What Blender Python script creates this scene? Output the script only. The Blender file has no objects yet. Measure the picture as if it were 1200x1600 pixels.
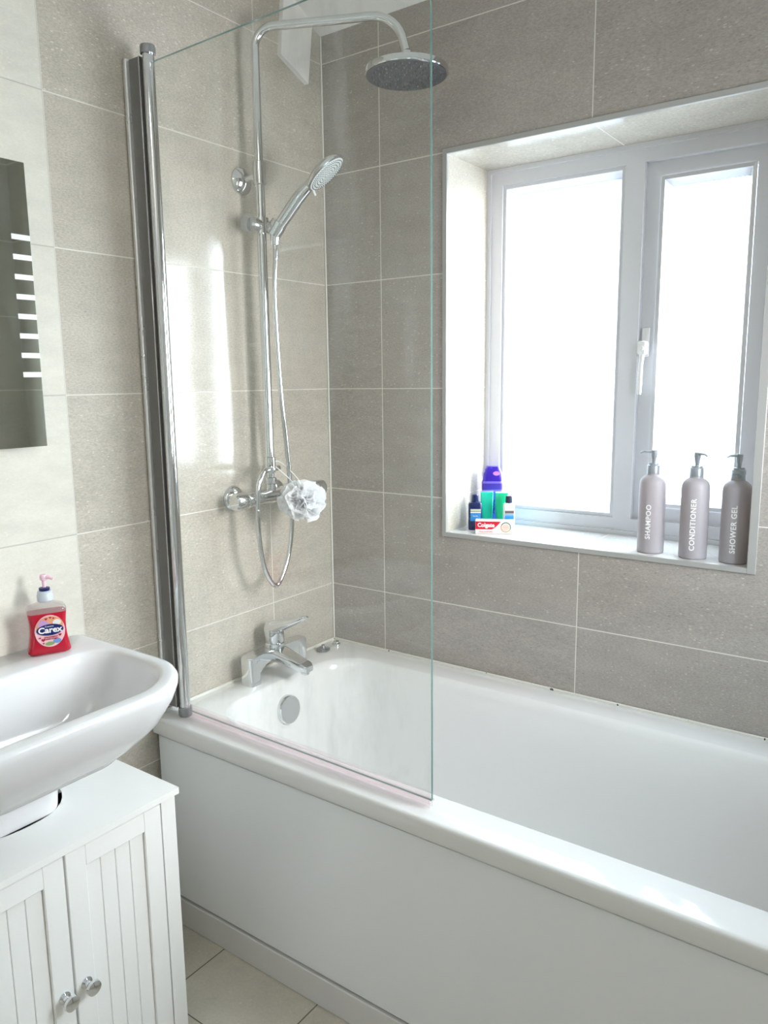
import bpy, bmesh, math, random
from mathutils import Vector, Matrix, noise
SC = bpy.context.scene
COL = SC.collection
random.seed(7)
PI = math.pi

# ---------------------------------------------------------------- camera, world, lights, exposure
cd = bpy.data.cameras.new('camera'); cam = bpy.data.objects.new('camera', cd); COL.objects.link(cam)
cr = Vector((0.81169281, 0.58397352, -0.0113888)); cu = Vector((-0.08848895, 0.14222177, 0.98587153)); cf = Vector((-0.5773426, 0.79921705, -0.16711559))
m = Matrix.Identity(4)
for i in range(3):
    m[i][0] = cr[i]; m[i][1] = cu[i]; m[i][2] = -cf[i]
m[0][3], m[1][3], m[2][3] = 1.5181, -1.8235, 1.3487
cam.matrix_world = m
cd.sensor_fit = 'VERTICAL'; cd.sensor_height = 36; cd.lens = 36 * 1215.34 / 1600
cd.clip_start = 0.02
SC.camera = cam
w = bpy.data.worlds.new('world'); SC.world = w; w.use_nodes = True
bg = w.node_tree.nodes['Background']
bg.inputs[0].default_value = (0.89, 0.935, 1.0, 1); bg.inputs[1].default_value = 1.0
_t = w.node_tree      # overcast sky with two brighter quarters, darker ground
_tc = _t.nodes.new('ShaderNodeTexCoord')
def _ramp(src, f0, f1, t0, t1):
    n = _t.nodes.new('ShaderNodeMapRange'); n.interpolation_type = 'SMOOTHSTEP'
    for i, v in ((1, f0), (2, f1), (3, t0), (4, t1)): n.inputs[i].default_value = v
    _t.links.new(src, n.inputs[0]); return n.outputs[0]
def _add(a, b):
    n = _t.nodes.new('ShaderNodeMath'); n.operation = 'ADD'; _t.links.new(a, n.inputs[0]); _t.links.new(b, n.inputs[1]); return n.outputs[0]
_sz = _t.nodes.new('ShaderNodeSeparateXYZ'); _t.links.new(_tc.outputs['Generated'], _sz.inputs[0])
GROUND, SKY, LOBE_NE, LOBE_E = 2.0, 7.0, 23.0, 18.5
_sum = _ramp(_sz.outputs['Z'], -.25, .30, GROUND, SKY)
for _dir, _f0, _amp in (((.72, .60, .33), .35, LOBE_NE), ((.96, -.15, .22), .55, LOBE_E)):
    _dp = _t.nodes.new('ShaderNodeVectorMath'); _dp.operation = 'DOT_PRODUCT'
    _t.links.new(_tc.outputs['Generated'], _dp.inputs[0]); _dp.inputs[1].default_value = Vector(_dir).normalized()
    _sum = _add(_sum, _ramp(_dp.outputs['Value'], _f0, 1.0, 0.0, _amp))
_t.links.new(_sum, bg.inputs[1])
_wm = _t.nodes.new('ShaderNodeMix'); _wm.data_type = 'RGBA'; _wm.inputs[6].default_value = (.76, .90, 1.0, 1); _wm.inputs[7].default_value = (1.0, .99, .98, 1)
_t.links.new(_ramp(_sz.outputs['X'], .62, .92, 0.0, 1.0), _wm.inputs[0]); _t.links.new(_wm.outputs[2], bg.inputs[0])
SC.view_settings.view_transform = 'Standard'; SC.view_settings.look = 'None'
SC.view_settings.exposure = -0.14; SC.view_settings.gamma = 1.0
SC.view_settings.use_curve_mapping = False

def area(name, loc, rot, sx, sy, power, color, portal=False):
    l = bpy.data.lights.new(name, 'AREA'); l.shape = 'RECTANGLE'; l.size = sx; l.size_y = sy
    l.energy = power; l.color = color
    if portal: l.cycles.is_portal = True
    o = bpy.data.objects.new(name, l); COL.objects.link(o); o.location = loc; o.rotation_euler = rot
    return o
area('window_portal', (0.80, 0.36, 1.43), (-PI/2, 0, 0), 0.95, 1.2, 1, (1, 1, 1), True)
area('side_window_portal', (1.87, -.40, 1.40), (0, PI/2, 0), .9, .62, 1, (1, 1, 1), True)
FILL_POWER = 2.6  # strength of the added fill above the room
SC.cycles.max_bounces = 16; SC.cycles.diffuse_bounces = 8; SC.cycles.glossy_bounces = 6; SC.cycles.transparent_max_bounces = 16

# ---------------------------------------------------------------- node helpers
class NT:
    def __init__(s, name):
        s.m = bpy.data.materials.new(name); s.m.use_nodes = True; s.t = s.m.node_tree
        s.b = s.t.nodes['Principled BSDF']; s.out = s.t.nodes['Material Output']
    def n(s, typ, **kw):
        nd = s.t.nodes.new(typ)
        for k, v in kw.items():
            if k.startswith('i_'):
                key = k[2:]
                nd.inputs[int(key) if key.isdigit() else key].default_value = v
            else: setattr(nd, k, v)
        return nd
    def l(s, a, b): s.t.links.new(a, b)
    def math(s, op, a, b=None, c=None):
        nd = s.n('ShaderNodeMath', operation=op)
        for i, v in enumerate((a, b, c)):
            if v is None: continue
            if hasattr(v, 'links'): s.l(v, nd.inputs[i])
            else: nd.inputs[i].default_value = v
        return nd.outputs[0]
    def mix(s, f, a, b, blend='MIX'):
        nd = s.n('ShaderNodeMix', data_type='RGBA', blend_type=blend)
        for i, v in ((0, f), (6, a), (7, b)):
            if hasattr(v, 'links'): s.l(v, nd.inputs[i])
            else: nd.inputs[i].default_value = v if i == 0 else (*v[:3], 1)
        return nd.outputs[2]

def srgb(r, g, b):
    f = lambda c: (c/255)/12.92 if c <= 10 else (((c/255)+.055)/1.055)**2.4
    return (f(r), f(g), f(b))

def pbr(name, col, rough=.5, metal=0., coat=0., spec=.5, trans=0., ior=1.5, noise_amt=0.0, nscale=20, bump=0.0, bscale=60, sss=0.0):
    s = NT(name); b = s.b
    b.inputs['Base Color'].default_value = (*col, 1)
    b.inputs['Roughness'].default_value = rough; b.inputs['Metallic'].default_value = metal
    b.inputs['Coat Weight'].default_value = coat; b.inputs['Specular IOR Level'].default_value = spec
    b.inputs['Transmission Weight'].default_value = trans; b.inputs['IOR'].default_value = ior
    b.inputs['Coat Roughness'].default_value = .05
    if sss: b.inputs['Subsurface Weight'].default_value = sss; b.inputs['Subsurface Radius'].default_value = (.02, .015, .012)
    geo = s.n('ShaderNodeNewGeometry')
    nz = s.n('ShaderNodeTexNoise', i_Scale=nscale, i_Detail=4.0); s.l(geo.outputs['Position'], nz.inputs['Vector'])
    if noise_amt:
        d = tuple(c*(1-noise_amt) for c in col)
        s.l(s.mix(nz.outputs['Fac'], d, tuple(min(1, c*(1+noise_amt)) for c in col)), b.inputs['Base Color'])
    r = s.n('ShaderNodeMapRange', i_1=0.3, i_2=0.7, i_3=rough*.85, i_4=min(1, rough*1.15)); s.l(nz.outputs['Fac'], r.inputs[0]); s.l(r.outputs[0], b.inputs['Roughness'])
    if bump:
        nb = s.n('ShaderNodeTexNoise', i_Scale=bscale, i_Detail=3.0); s.l(geo.outputs['Position'], nb.inputs['Vector'])
        bp = s.n('ShaderNodeBump', i_Strength=bump, i_Distance=.01); s.l(nb.outputs['Fac'], bp.inputs['Height']); s.l(bp.outputs[0], b.inputs['Normal'])
    return s.m

def tile(name, base, grout, u=None, v=None, rough=.12, gw=.0026, vary=.05, speck=1.0, gdark=None, spec=.5):
    """u, v: (axis index, offset, period) in world metres."""
    s = NT(name); b = s.b
    geo = s.n('ShaderNodeNewGeometry'); pos = geo.outputs['Position']
    sep = s.n('ShaderNodeSeparateXYZ'); s.l(pos, sep.inputs[0])
    masks = []; ids = []
    for q in (u, v):
        if q is None: continue
        ax, off, per = q
        t = s.math('DIVIDE', s.math('SUBTRACT', sep.outputs[ax], off), per)
        fr = s.math('FRACT', t)
        d = s.math('MULTIPLY', s.math('MINIMUM', fr, s.math('SUBTRACT', 1.0, fr)), per)
        mr = s.n('ShaderNodeMapRange', i_1=gw*.35, i_2=gw*.65, i_3=1.0, i_4=0.0); s.l(d, mr.inputs[0])
        masks.append(mr.outputs[0]); ids.append(s.math('FLOOR', t))
    mask = masks[0] if len(masks) == 1 else (s.math('MAXIMUM', masks[0], masks[1]) if masks else 0.0)
    cmb = s.n('ShaderNodeCombineXYZ')
    for i, q in enumerate(ids): s.l(q, cmb.inputs[i])
    wn = s.n('ShaderNodeTexWhiteNoise', noise_dimensions='3D'); s.l(cmb.outputs[0], wn.inputs['Vector'])
    # each tile gets its own patch of the stone pattern
    off = s.n('ShaderNodeVectorMath', operation='MULTIPLY_ADD'); off.inputs[1].default_value = (7, 7, 7)
    s.l(wn.outputs['Color'], off.inputs[0]); s.l(pos, off.inputs[2]); P = off.outputs[0]
    mp = s.n('ShaderNodeMapping'); mp.inputs['Scale'].default_value = (1, 1, 2.6); s.l(P, mp.inputs[0])
    n1 = s.n('ShaderNodeTexNoise', i_Scale=9.0, i_Detail=5.0, i_Roughness=.6); s.l(mp.outputs[0], n1.inputs['Vector'])
    n2 = s.n('ShaderNodeTexNoise', i_Scale=150.0, i_Detail=3.0, i_Roughness=.7); s.l(mp.outputs[0], n2.inputs['Vector'])
    v1 = s.n('ShaderNodeTexVoronoi', i_Scale=85.0); s.l(mp.outputs[0], v1.inputs['Vector'])
    v2 = s.n('ShaderNodeTexVoronoi', i_Scale=55.0); s.l(mp.outputs[0], v2.inputs['Vector'])
    lo = tuple(c*(1-.14*speck) for c in base); hi = tuple(min(1, c*(1+.14*speck)) for c in base)
    r2 = s.n('ShaderNodeMapRange', i_1=.35, i_2=.65); s.l(n2.outputs['Fac'], r2.inputs[0])
    c = s.mix(r2.outputs[0], lo, hi)
    r1 = s.n('ShaderNodeMapRange', i_1=.3, i_2=.7, i_3=.93, i_4=1.07); s.l(n1.outputs['Fac'], r1.inputs[0])
    c = s.mix(1.0, c, r1.outputs[0], 'MULTIPLY')
    def fleck(vn, thr, rad, col, c, amt):
        sp = s.n('ShaderNodeSeparateColor'); s.l(vn.outputs['Color'], sp.inputs[0])
        on = s.math('GREATER_THAN', sp.outputs[0], thr)
        rr = s.math('MULTIPLY', sp.outputs[1], rad)
        d = s.math('LESS_THAN', vn.outputs['Distance'], rr)
        return s.mix(s.math('MULTIPLY', s.math('MULTIPLY', on, d), amt), c, col)
    c = fleck(v1, .80, .33, tuple(min(1, x*1.5+.05) for x in base), c, .6*speck)
    c = fleck(v2, .86, .20, tuple(x*.55 for x in base), c, .6*speck)
    if vary:
        tv = s.n('ShaderNodeMapRange', i_3=1-vary, i_4=1+vary); s.l(wn.outputs['Value'], tv.inputs[0])
        c = s.mix(1.0, c, tv.outputs[0], 'MULTIPLY')
    if masks:
        c = s.mix(mask, c, grout)
        rm = s.n('ShaderNodeMapRange', i_3=rough, i_4=.8); s.l(mask, rm.inputs[0]); s.l(rm.outputs[0], b.inputs['Roughness'])
        bp = s.n('ShaderNodeBump', i_Strength=.35, i_Distance=.001); bp.invert = True; s.l(mask, bp.inputs['Height']); s.l(bp.outputs[0], b.inputs['Normal'])
    else: b.inputs['Roughness'].default_value = rough
    s.l(c, b.inputs['Base Color']); b.inputs['Specular IOR Level'].default_value = spec
    return s.m

M = {}
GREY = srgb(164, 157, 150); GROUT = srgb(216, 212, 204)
M['tap_tile_lit'] = tile('tap_wall_stone_tile_lit', srgb(186, 179, 167), GROUT, (1, -.266, .6), (2, .125, .3), vary=.03)  # beiger stone than the window wall's, lightened further to stand in for light
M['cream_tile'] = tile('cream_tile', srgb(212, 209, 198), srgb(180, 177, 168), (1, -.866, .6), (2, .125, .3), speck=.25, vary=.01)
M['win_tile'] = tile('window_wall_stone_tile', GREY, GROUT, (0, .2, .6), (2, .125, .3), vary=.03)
M['rev_v_lit'] = tile('reveal_side_tile_lit', srgb(190, 184, 172), srgb(214, 210, 202), None, (2, .125, .3), speck=.7, vary=.01)  # same stone as the wall around it, window light painted into the paler colour
M['rev_h_lit'] = tile('reveal_top_tile_lit', srgb(190, 184, 172), srgb(214, 210, 202), (0, .2, .6), None, speck=.7, vary=.01)  # soffit of the same stone; daylight is put into this paler colour
M['sill_tile_lit'] = tile('sill_tile_lit', srgb(214, 212, 208), srgb(200, 195, 185), (0, .2, .6), None, speck=.5, vary=.01)  # strong daylight and sky reflection painted in as a near-white tile colour
M['floor'] = tile('floor_tile', srgb(204, 198, 184), srgb(112, 106, 94), (0, .215, .295), (1, -.88, .6), rough=.22, speck=.3, vary=.02, gw=.003)
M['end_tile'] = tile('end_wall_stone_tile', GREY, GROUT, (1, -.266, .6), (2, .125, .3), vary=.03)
M['ceiling'] = pbr('white_ceiling_paint', srgb(245, 244, 241), .7, bump=.05, bscale=200)
M['paint'] = pbr('white_wall_paint', srgb(236, 234, 230), .6)
M['upvc'] = pbr('white_upvc', srgb(214, 214, 218), .22, spec=.5)
M['trim'] = pbr('grey_tile_trim', srgb(176, 175, 172), .35, metal=.3)
M['acrylic'] = pbr('white_bath_acrylic', srgb(226, 225, 223), .09, coat=.4, spec=.5)
M['ceramic'] = pbr('white_ceramic', srgb(224, 224, 225), .14, coat=.0)
M['panel'] = pbr('white_panel_board', srgb(236, 237, 238), .16, bump=.015, bscale=8, coat=.2)
M['plinth'] = pbr('grey_white_plinth', srgb(218, 216, 214), .4)
M['cab'] = pbr('white_painted_wood', srgb(240, 239, 236), .35, bump=.02, bscale=90)
M['dark'] = pbr('dark_cabinet_inside', srgb(70, 74, 80), .8)
M['chrome'] = pbr('polished_chrome', (.72, .73, .74), .07, metal=1.0)
M['alu'] = pbr('satin_grey_aluminium', (.24, .235, .23), .38, metal=.5)
M['bright_alu'] = pbr('bright_anodised_aluminium', (.82, .82, .81), .3, metal=.8)
M['cap'] = pbr('grey_chromed_plastic', (.33, .34, .35), .25, metal=.7)
M['nozzle'] = pbr('pale_nozzle_plate', srgb(196, 200, 196), .4)
M['rubber'] = pbr('grey_rubber_nozzle', srgb(88, 94, 102), .35)
M['rubber_dark'] = pbr('dark_rubber', srgb(60, 64, 68), .5)
M['face'] = pbr('brushed_shower_face', (.30, .31, .33), .3, metal=.9)
M['seal'] = pbr('white_silicone', srgb(224, 222, 214), .45)
M['white_pl'] = pbr('white_plastic', srgb(236, 236, 236), .25)

def seal_mould():
    s = NT('silicone_with_mould_spots'); b = s.b
    geo = s.n('ShaderNodeNewGeometry')
    v = s.n('ShaderNodeTexNoise', i_Scale=75.0, i_Detail=2.0); s.l(geo.outputs['Position'], v.inputs['Vector'])
    r = s.n('ShaderNodeMapRange', i_1=.70, i_2=.72); s.l(v.outputs['Fac'], r.inputs[0])
    s.l(s.mix(r.outputs[0], srgb(218, 215, 206), srgb(60, 55, 50)), b.inputs['Base Color']); b.inputs['Roughness'].default_value = .45
    return s.m
M['seal_mould'] = seal_mould()

def clear_glass(name, tint, haze=0.0, frost=0.0, gl_rough=0.0, refl=1.0):
    s = NT(name); s.t.nodes.remove(s.b)
    tr = s.n('ShaderNodeBsdfTransparent'); tr.inputs[0].default_value = (*tint, 1)
    gl = s.n('ShaderNodeBsdfGlossy'); gl.inputs['Roughness'].default_value = gl_rough; gl.inputs[0].default_value = (1, 1, 1, 1)
    lw = s.n('ShaderNodeLayerWeight', i_Blend=.5)
    fac = s.math('MULTIPLY', s.math('MULTIPLY_ADD', s.math('POWER', lw.outputs['Facing'], 5.0), .95, .032), refl)
    mx = s.n('ShaderNodeMixShader'); s.l(fac, mx.inputs[0]); s.l(tr.outputs[0], mx.inputs[1]); s.l(gl.outputs[0], mx.inputs[2])
    last = mx
    if frost:
        tl = s.n('ShaderNodeBsdfTranslucent'); tl.inputs[0].default_value = (.92, .96, 1, 1)
        m2 = s.n('ShaderNodeMixShader', i_0=frost); s.l(last.outputs[0], m2.inputs[1]); s.l(tl.outputs[0], m2.inputs[2]); last = m2
    if haze:
        df = s.n('ShaderNodeBsdfDiffuse'); df.inputs[0].default_value = (.85, .88, .92, 1)
        geo = s.n('ShaderNodeNewGeometry'); mp = s.n('ShaderNodeMapping'); mp.inputs['Scale'].default_value = (5, 5, 1.3); s.l(geo.outputs['Position'], mp.inputs[0])
        nz = s.n('ShaderNodeTexNoise', i_Scale=2.2, i_Detail=8.0, i_Roughness=.7); s.l(mp.outputs[0], nz.inputs['Vector'])
        r = s.n('ShaderNodeMapRange', i_1=.5, i_2=.75, i_3=0.0, i_4=haze); s.l(nz.outputs['Fac'], r.inputs[0])
        m3 = s.n('ShaderNodeMixShader'); s.l(r.outputs[0], m3.inputs[0]); s.l(last.outputs[0], m3.inputs[1]); s.l(df.outputs[0], m3.inputs[2]); last = m3
    s.l(last.outputs[0], s.out.inputs[0])
    return s.m
M['screen_glass'] = clear_glass('screen_glass', (.972, .980, .968), haze=.14)
M['screen_edge'] = pbr('green_glass_edge', srgb(92, 122, 116), .1, spec=.8)
M['clear_seal'] = clear_glass('clear_pinkish_seal', (.98, .945, .945), frost=.05, gl_rough=.15)
M['pane'] = clear_glass('obscure_window_glass', (.98, .99, 1.0), frost=.12, gl_rough=.2)
M['clear_plastic'] = clear_glass('clear_plastic', (.9, .9, .9), frost=.2, gl_rough=.08)
M['spacer'] = pbr('pale_blue_glazing_spacer', srgb(150, 178, 200), .4)

def mirror_mat():
    s = NT('mirror_silver'); b = s.b
    b.inputs['Base Color'].default_value = (.66, .70, .63, 1); b.inputs['Metallic'].default_value = 1; b.inputs['Roughness'].default_value = .02
    return s.m
M['mirror'] = mirror_mat()
M['frost_strip'] = pbr('frosted_mirror_strip', srgb(226, 232, 228), .5)

def soap_mat():
    s = NT('red_liquid_soap'); b = s.b
    b.inputs['Base Color'].default_value = (.62, .003, .035, 1); b.inputs['Roughness'].default_value = .08
    b.inputs['Transmission Weight'].default_value = .35; b.inputs['IOR'].default_value = 1.33
    b.inputs['Subsurface Weight'].default_value = .0; b.inputs['Coat Weight'].default_value = .6
    return s.m
M['soap'] = soap_mat()
def bottle_mat():
    s = NT('frosted_grey_bottle'); s.b.inputs['Base Color'].default_value = (*srgb(172, 169, 174), 1); s.b.inputs['Roughness'].default_value = .45
    tl = s.n('ShaderNodeBsdfTranslucent'); tl.inputs[0].default_value = (*srgb(232, 196, 184), 1)
    mx = s.n('ShaderNodeMixShader', i_0=.17); s.l(s.b.outputs[0], mx.inputs[1]); s.l(tl.outputs[0], mx.inputs[2]); s.l(mx.outputs[0], s.out.inputs[0])
    return s.m
M['bottle'] = bottle_mat()
M['pump'] = pbr('grey_metal_pump', srgb(150, 156, 162), .3, metal=.4)
M['text_white'] = pbr('white_lettering', srgb(240, 238, 236), .5)
def puff_mat():
    s = NT('white_nylon_mesh'); s.b.inputs['Base Color'].default_value = (.96, .96, .97, 1); s.b.inputs['Roughness'].default_value = .5
    tl = s.n('ShaderNodeBsdfTranslucent'); tl.inputs[0].default_value = (.97, .97, .98, 1)
    mx = s.n('ShaderNodeMixShader', i_0=.45); s.l(s.b.outputs[0], mx.inputs[1]); s.l(tl.outputs[0], mx.inputs[2])
    geo = s.n('ShaderNodeNewGeometry'); nz = s.n('ShaderNodeTexNoise', i_Scale=60.0, i_Detail=2.0); s.l(geo.outputs['Position'], nz.inputs['Vector'])
    r = s.n('ShaderNodeMapRange', i_1=.4, i_2=.6, i_3=.0, i_4=.05); s.l(nz.outputs['Fac'], r.inputs[0])
    tr = s.n('ShaderNodeBsdfTransparent'); m2 = s.n('ShaderNodeMixShader'); s.l(r.outputs[0], m2.inputs[0]); s.l(mx.outputs[0], m2.inputs[1]); s.l(tr.outputs[0], m2.inputs[2])
    s.l(m2.outputs[0], s.out.inputs[0]); return s.m
M['puff'] = puff_mat()
def flat(name, rgb, rough=.4): 
    M[name] = pbr(name, srgb(*rgb), rough); return M[name]
flat('purple_cap', (54, 28, 168), .25); flat('pink_oval', (205, 130, 225)); flat('lilac_body', (124, 104, 212), .25)
flat('indigo_band', (62, 40, 165)); flat('blue_label', (60, 96, 205)); flat('teal_gel', (0, 190, 160), .2); flat('green_gel', (5, 185, 130), .2)
flat('dark_green', (8, 110, 85)); flat('navy', (22, 34, 84), .25); flat('sky_label', (35, 130, 195)); flat('cream_label', (190, 196, 176)); flat('bright_blue', (30, 140, 222))
flat('brownish', (104, 92, 92)); flat('pale_bottle', (226, 230, 228), .25); flat('cap_dark', (40, 42, 66), .3)
flat('card_white', (232, 228, 226), .35); flat('toothpaste_red', (208, 22, 50), .3); flat('gold_ring', (196, 160, 110)); flat('teal_ring', (90, 120, 110)); flat('peach', (240, 200, 190))
flat('label_pink', (238, 196, 206), .3); flat('label_navy', (16, 28, 100), .3); flat('label_red', (170, 20, 50)); flat('label_lilac', (190, 150, 200)); flat('label_blue', (110, 150, 205)); flat('label_green', (130, 165, 100)); flat('label_orange', (225, 160, 120))
flat('pump_pink', (240, 200, 218), .3); flat('collar', (196, 204, 214), .3); flat('collar_navy', (22, 32, 88), .3)
flat('cord_white', (225, 225, 222), .6); flat('steel_bead', (170, 172, 174), .3)
s_ = NT('fill_panel_emitter'); s_.b.inputs['Emission Color'].default_value = (1, .95, .86, 1); s_.b.inputs['Emission Strength'].default_value = 1.5; M['fill_emitter'] = s_.m  # glow of the added ceiling fill panel

# ---------------------------------------------------------------- mesh helpers
def finish(name, bm, mat, parent=None, smooth=35, loc=None, rot=None):
    bmesh.ops.remove_doubles(bm, verts=bm.verts, dist=1e-6)
    bmesh.ops.recalc_face_normals(bm, faces=bm.faces)
    me = bpy.data.meshes.new(name)
    if smooth:
        for f in bm.faces: f.smooth = True
        for e in bm.edges:
            if len(e.link_faces) == 2:
                try: ang = math.degrees(e.calc_face_angle())
                except Exception: ang = 0
                e.smooth = ang < smooth
    bm.to_mesh(me); bm.free()
    mats = mat if isinstance(mat, (list, tuple)) else [mat]
    for x in mats: me.materials.append(M[x] if isinstance(x, str) else x)
    o = bpy.data.objects.new(name, me); COL.objects.link(o)
    if loc: o.location = loc
    if rot: o.rotation_euler = rot
    if parent: o.parent = parent
    return o
def tag(o, label=None, cat=None, group=None, kind=None):
    if label: o['label'] = label
    if cat: o['category'] = cat
    if group: o['group'] = group
    if kind: o['kind'] = kind
    return o
def empty(name, loc, label, cat, group=None, rz=0):
    o = bpy.data.objects.new(name, None); COL.objects.link(o); o.location = loc; o.rotation_euler = (0, 0, rz)
    o.empty_display_size = .05
    return tag(o, label, cat, group)
def B(): return bmesh.new()
def box(bm, a, b, bev=0, seg=2, mi=0):
    x0, y0, z0 = (min(a[i], b[i]) for i in range(3)); x1, y1, z1 = (max(a[i], b[i]) for i in range(3))
    vs = [bm.verts.new(p) for p in ((x0,y0,z0),(x1,y0,z0),(x1,y1,z0),(x0,y1,z0),(x0,y0,z1),(x1,y0,z1),(x1,y1,z1),(x0,y1,z1))]
    fs = [bm.faces.new([vs[i] for i in q]) for q in ((3,2,1,0),(4,5,6,7),(0,1,5,4),(1,2,6,5),(2,3,7,6),(3,0,4,7))]
    for f in fs: f.material_index = mi
    if bev:
        es = list({e for f in fs for e in f.edges})
        bmesh.ops.bevel(bm, geom=es, offset=bev, segments=seg, profile=.5, affect='EDGES')
    return bm
def loft(bm, loops, cap0=True, cap1=True, mi=0):
    rings = [[bm.verts.new(p) for p in L] for L in loops]
    for a, b in zip(rings, rings[1:]):
        n = len(a)
        for i in range(n):
            f = bm.faces.new((a[i], a[(i+1) % n], b[(i+1) % n], b[i])); f.material_index = mi
    if cap0: bm.faces.new(rings[0][::-1]).material_index = mi
    if cap1: bm.faces.new(rings[-1]).material_index = mi
    return rings
def frame_of(d):
    d = Vector(d).normalized(); up = Vector((0, 0, 1)) if abs(d.z) < .95 else Vector((1, 0, 0))
    a = d.cross(up).normalized(); return a, a.cross(d).normalized()
def lathe(bm, prof, origin=(0, 0, 0), axis=(0, 0, 1), n=32, mi=0, cap=True):
    """prof: [(radius, height)]"""
    o = Vector(origin); d = Vector(axis).normalized(); a, b = frame_of(d)
    loops = [[o + d*h + (a*math.cos(2*PI*i/n) + b*math.sin(2*PI*i/n))*max(r, 1e-5) for i in range(n)] for r, h in prof]
    return loft(bm, loops, cap, cap, mi)
def tube(bm, pts, r, n=12, mi=0, cap=True):
    pts = [Vector(p) for p in pts]; rs = r if isinstance(r, (list, tuple)) else [r]*len(pts)
    loops = []; a = None
    for i, p in enumerate(pts):
        d = (pts[min(i+1, len(pts)-1)] - pts[max(i-1, 0)]).normalized()
        if a is None: a, _ = frame_of(d)
        a = (a - d*a.dot(d)).normalized(); b = d.cross(a)
        loops.append([p + (a*math.cos(2*PI*k/n) + b*math.sin(2*PI*k/n))*rs[i] for k in range(n)])
    return loft(bm, loops, cap, cap, mi)
def spline(pts, k=12):
    pts = [Vector(p) for p in pts]; out = []
    for i in range(len(pts)-1):
        p0 = pts[max(i-1, 0)]; p1 = pts[i]; p2 = pts[i+1]; p3 = pts[min(i+2, len(pts)-1)]
        for j in range(k):
            t = j/k
            out.append(.5*((2*p1) + (p2-p0)*t + (2*p0-5*p1+4*p2-p3)*t*t + (3*p1-p0-3*p2+p3)*t**3))
    out.append(pts[-1]); return out
def prism(bm, poly, z0, z1, fn=lambda x, y, z: (x, y, z), mi=0):
    a = [bm.verts.new(fn(x, y, z0)) for x, y in poly]; b = [bm.verts.new(fn(x, y, z1)) for x, y in poly]; n = len(poly)
    for i in range(n): bm.faces.new((a[i], a[(i+1) % n], b[(i+1) % n], b[i])).material_index = mi
    f0 = bm.faces.new(a[::-1]); f1 = bm.faces.new(b); f0.material_index = f1.material_index = mi
    bmesh.ops.triangulate(bm, faces=[f0, f1])
def rrect(x0, x1, y0, y1, r, z, n=10):
    """rounded rectangle loop; r = radius per corner (x1y1, x0y1, x0y0, x1y0)"""
    if not isinstance(r, (list, tuple)): r = (r,)*4
    out = []
    for (cx, cy, a0, rr) in ((x1-r[0], y1-r[0], 0, r[0]), (x0+r[1], y1-r[1], 90, r[1]), (x0+r[2], y0+r[2], 180, r[2]), (x1-r[3], y0+r[3], 270, r[3])):
        for i in range(n+1):
            t = math.radians(a0 + 90*i/n); out.append(Vector((cx + rr*math.cos(t), cy + rr*math.sin(t), z)))
    return out
def ell(cx, cy, rx, ry, n=40): return [(cx+rx*math.cos(2*PI*i/n), cy+ry*math.sin(2*PI*i/n)) for i in range(n)]
def text_obj(name, body, size, mat, parent, fn, depth=.0003, bold=0., space=1.0, shear=0.):
    """text laid out flat, centred; fn maps (u, v, w) -> local xyz"""
    c = bpy.data.curves.new(name, 'FONT'); c.body = body; c.size = size; c.align_x = 'CENTER'; c.align_y = 'CENTER'
    c.extrude = depth; c.offset = bold; c.space_character = space; c.shear = shear; c.resolution_u = 3
    t = bpy.data.objects.new(name, c); COL.objects.link(t)
    dg = bpy.context.evaluated_depsgraph_get(); me = bpy.data.meshes.new_from_object(t.evaluated_get(dg))
    bpy.data.objects.remove(t); bpy.data.curves.remove(c)
    for v in me.vertices: v.co = fn(v.co.x, v.co.y, v.co.z)
    me.materials.clear(); me.materials.append(M[mat]); me.name = name
    o = bpy.data.objects.new(name, me); COL.objects.link(o)
    if parent: o.parent = parent
    return o
def struct(name, bm, mat, label, parent=None, smooth=0):
    o = finish(name, bm, mat, parent, smooth)
    if parent is None: tag(o, label, None, None, 'structure')
    return o

# ---------------------------------------------------------------- the room
RX, RY = 1.72, -2.45
SL = 0.40
HC = 2.297
def ceil_z(y): return min(HC + SL*abs(y), 2.50)
T = .02
bm = B(); box(bm, (-.12, RY-.12, -.1), (RX+.12, .12, 0)); struct('floor', bm, 'floor', 'beige tiled floor')
# tap wall: x = 0
bm = B(); box(bm, (-.12, -.866, 0), (0, .12, 2.62)); struct('wall_left', bm, 'tap_tile_lit', 'grey stone tiled wall behind the shower and bath taps')
bm = B(); box(bm, (-.12, RY-.12, 0), (0, -.866, 2.62)); struct('wall_left_cream', bm, 'cream_tile', 'cream tiled wall behind the basin and mirror')
# window wall with opening
WX0, WX1, WZ0, WZ1 = .413, 1.190, .929, 1.922
bm = B()
for a, b in (((0, 0, 0), (WX0, .272, 2.62)), ((WX1, 0, 0), (RX+.12, .272, 2.62)), ((WX0, 0, 0), (WX1, .272, WZ0)), ((WX0, 0, WZ1), (WX1, .272, 2.62))): box(bm, a, b)
for f in bm.faces:
    c = f.calc_center_median()
    f.normal_update()
    inside = c.y > .01 and c.y < .265
    if inside and abs(c.x-WX0) < 1e-3 or inside and abs(c.x-WX1) < 1e-3:
        if abs(f.normal.x) > .9: f.material_index = 1
    elif inside and abs(f.normal.z) > .9 and (abs(c.z-WZ1) < 1e-3): f.material_index = 2
    elif inside and abs(f.normal.z) > .9 and (abs(c.z-WZ0) < 1e-3): f.material_index = 3
bmr = bm
me_wall = finish('wall_back', bmr, ['win_tile', 'rev_v_lit', 'rev_h_lit', 'sill_tile_lit'], None, 0)
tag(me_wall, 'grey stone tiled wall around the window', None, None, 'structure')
bm = B(); box(bm, (RX, RY-.12, 0), (RX+.12, -.80, 2.62)); struct('wall_right_painted', bm, 'paint', 'painted wall beside the door')
bm = B()
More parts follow.
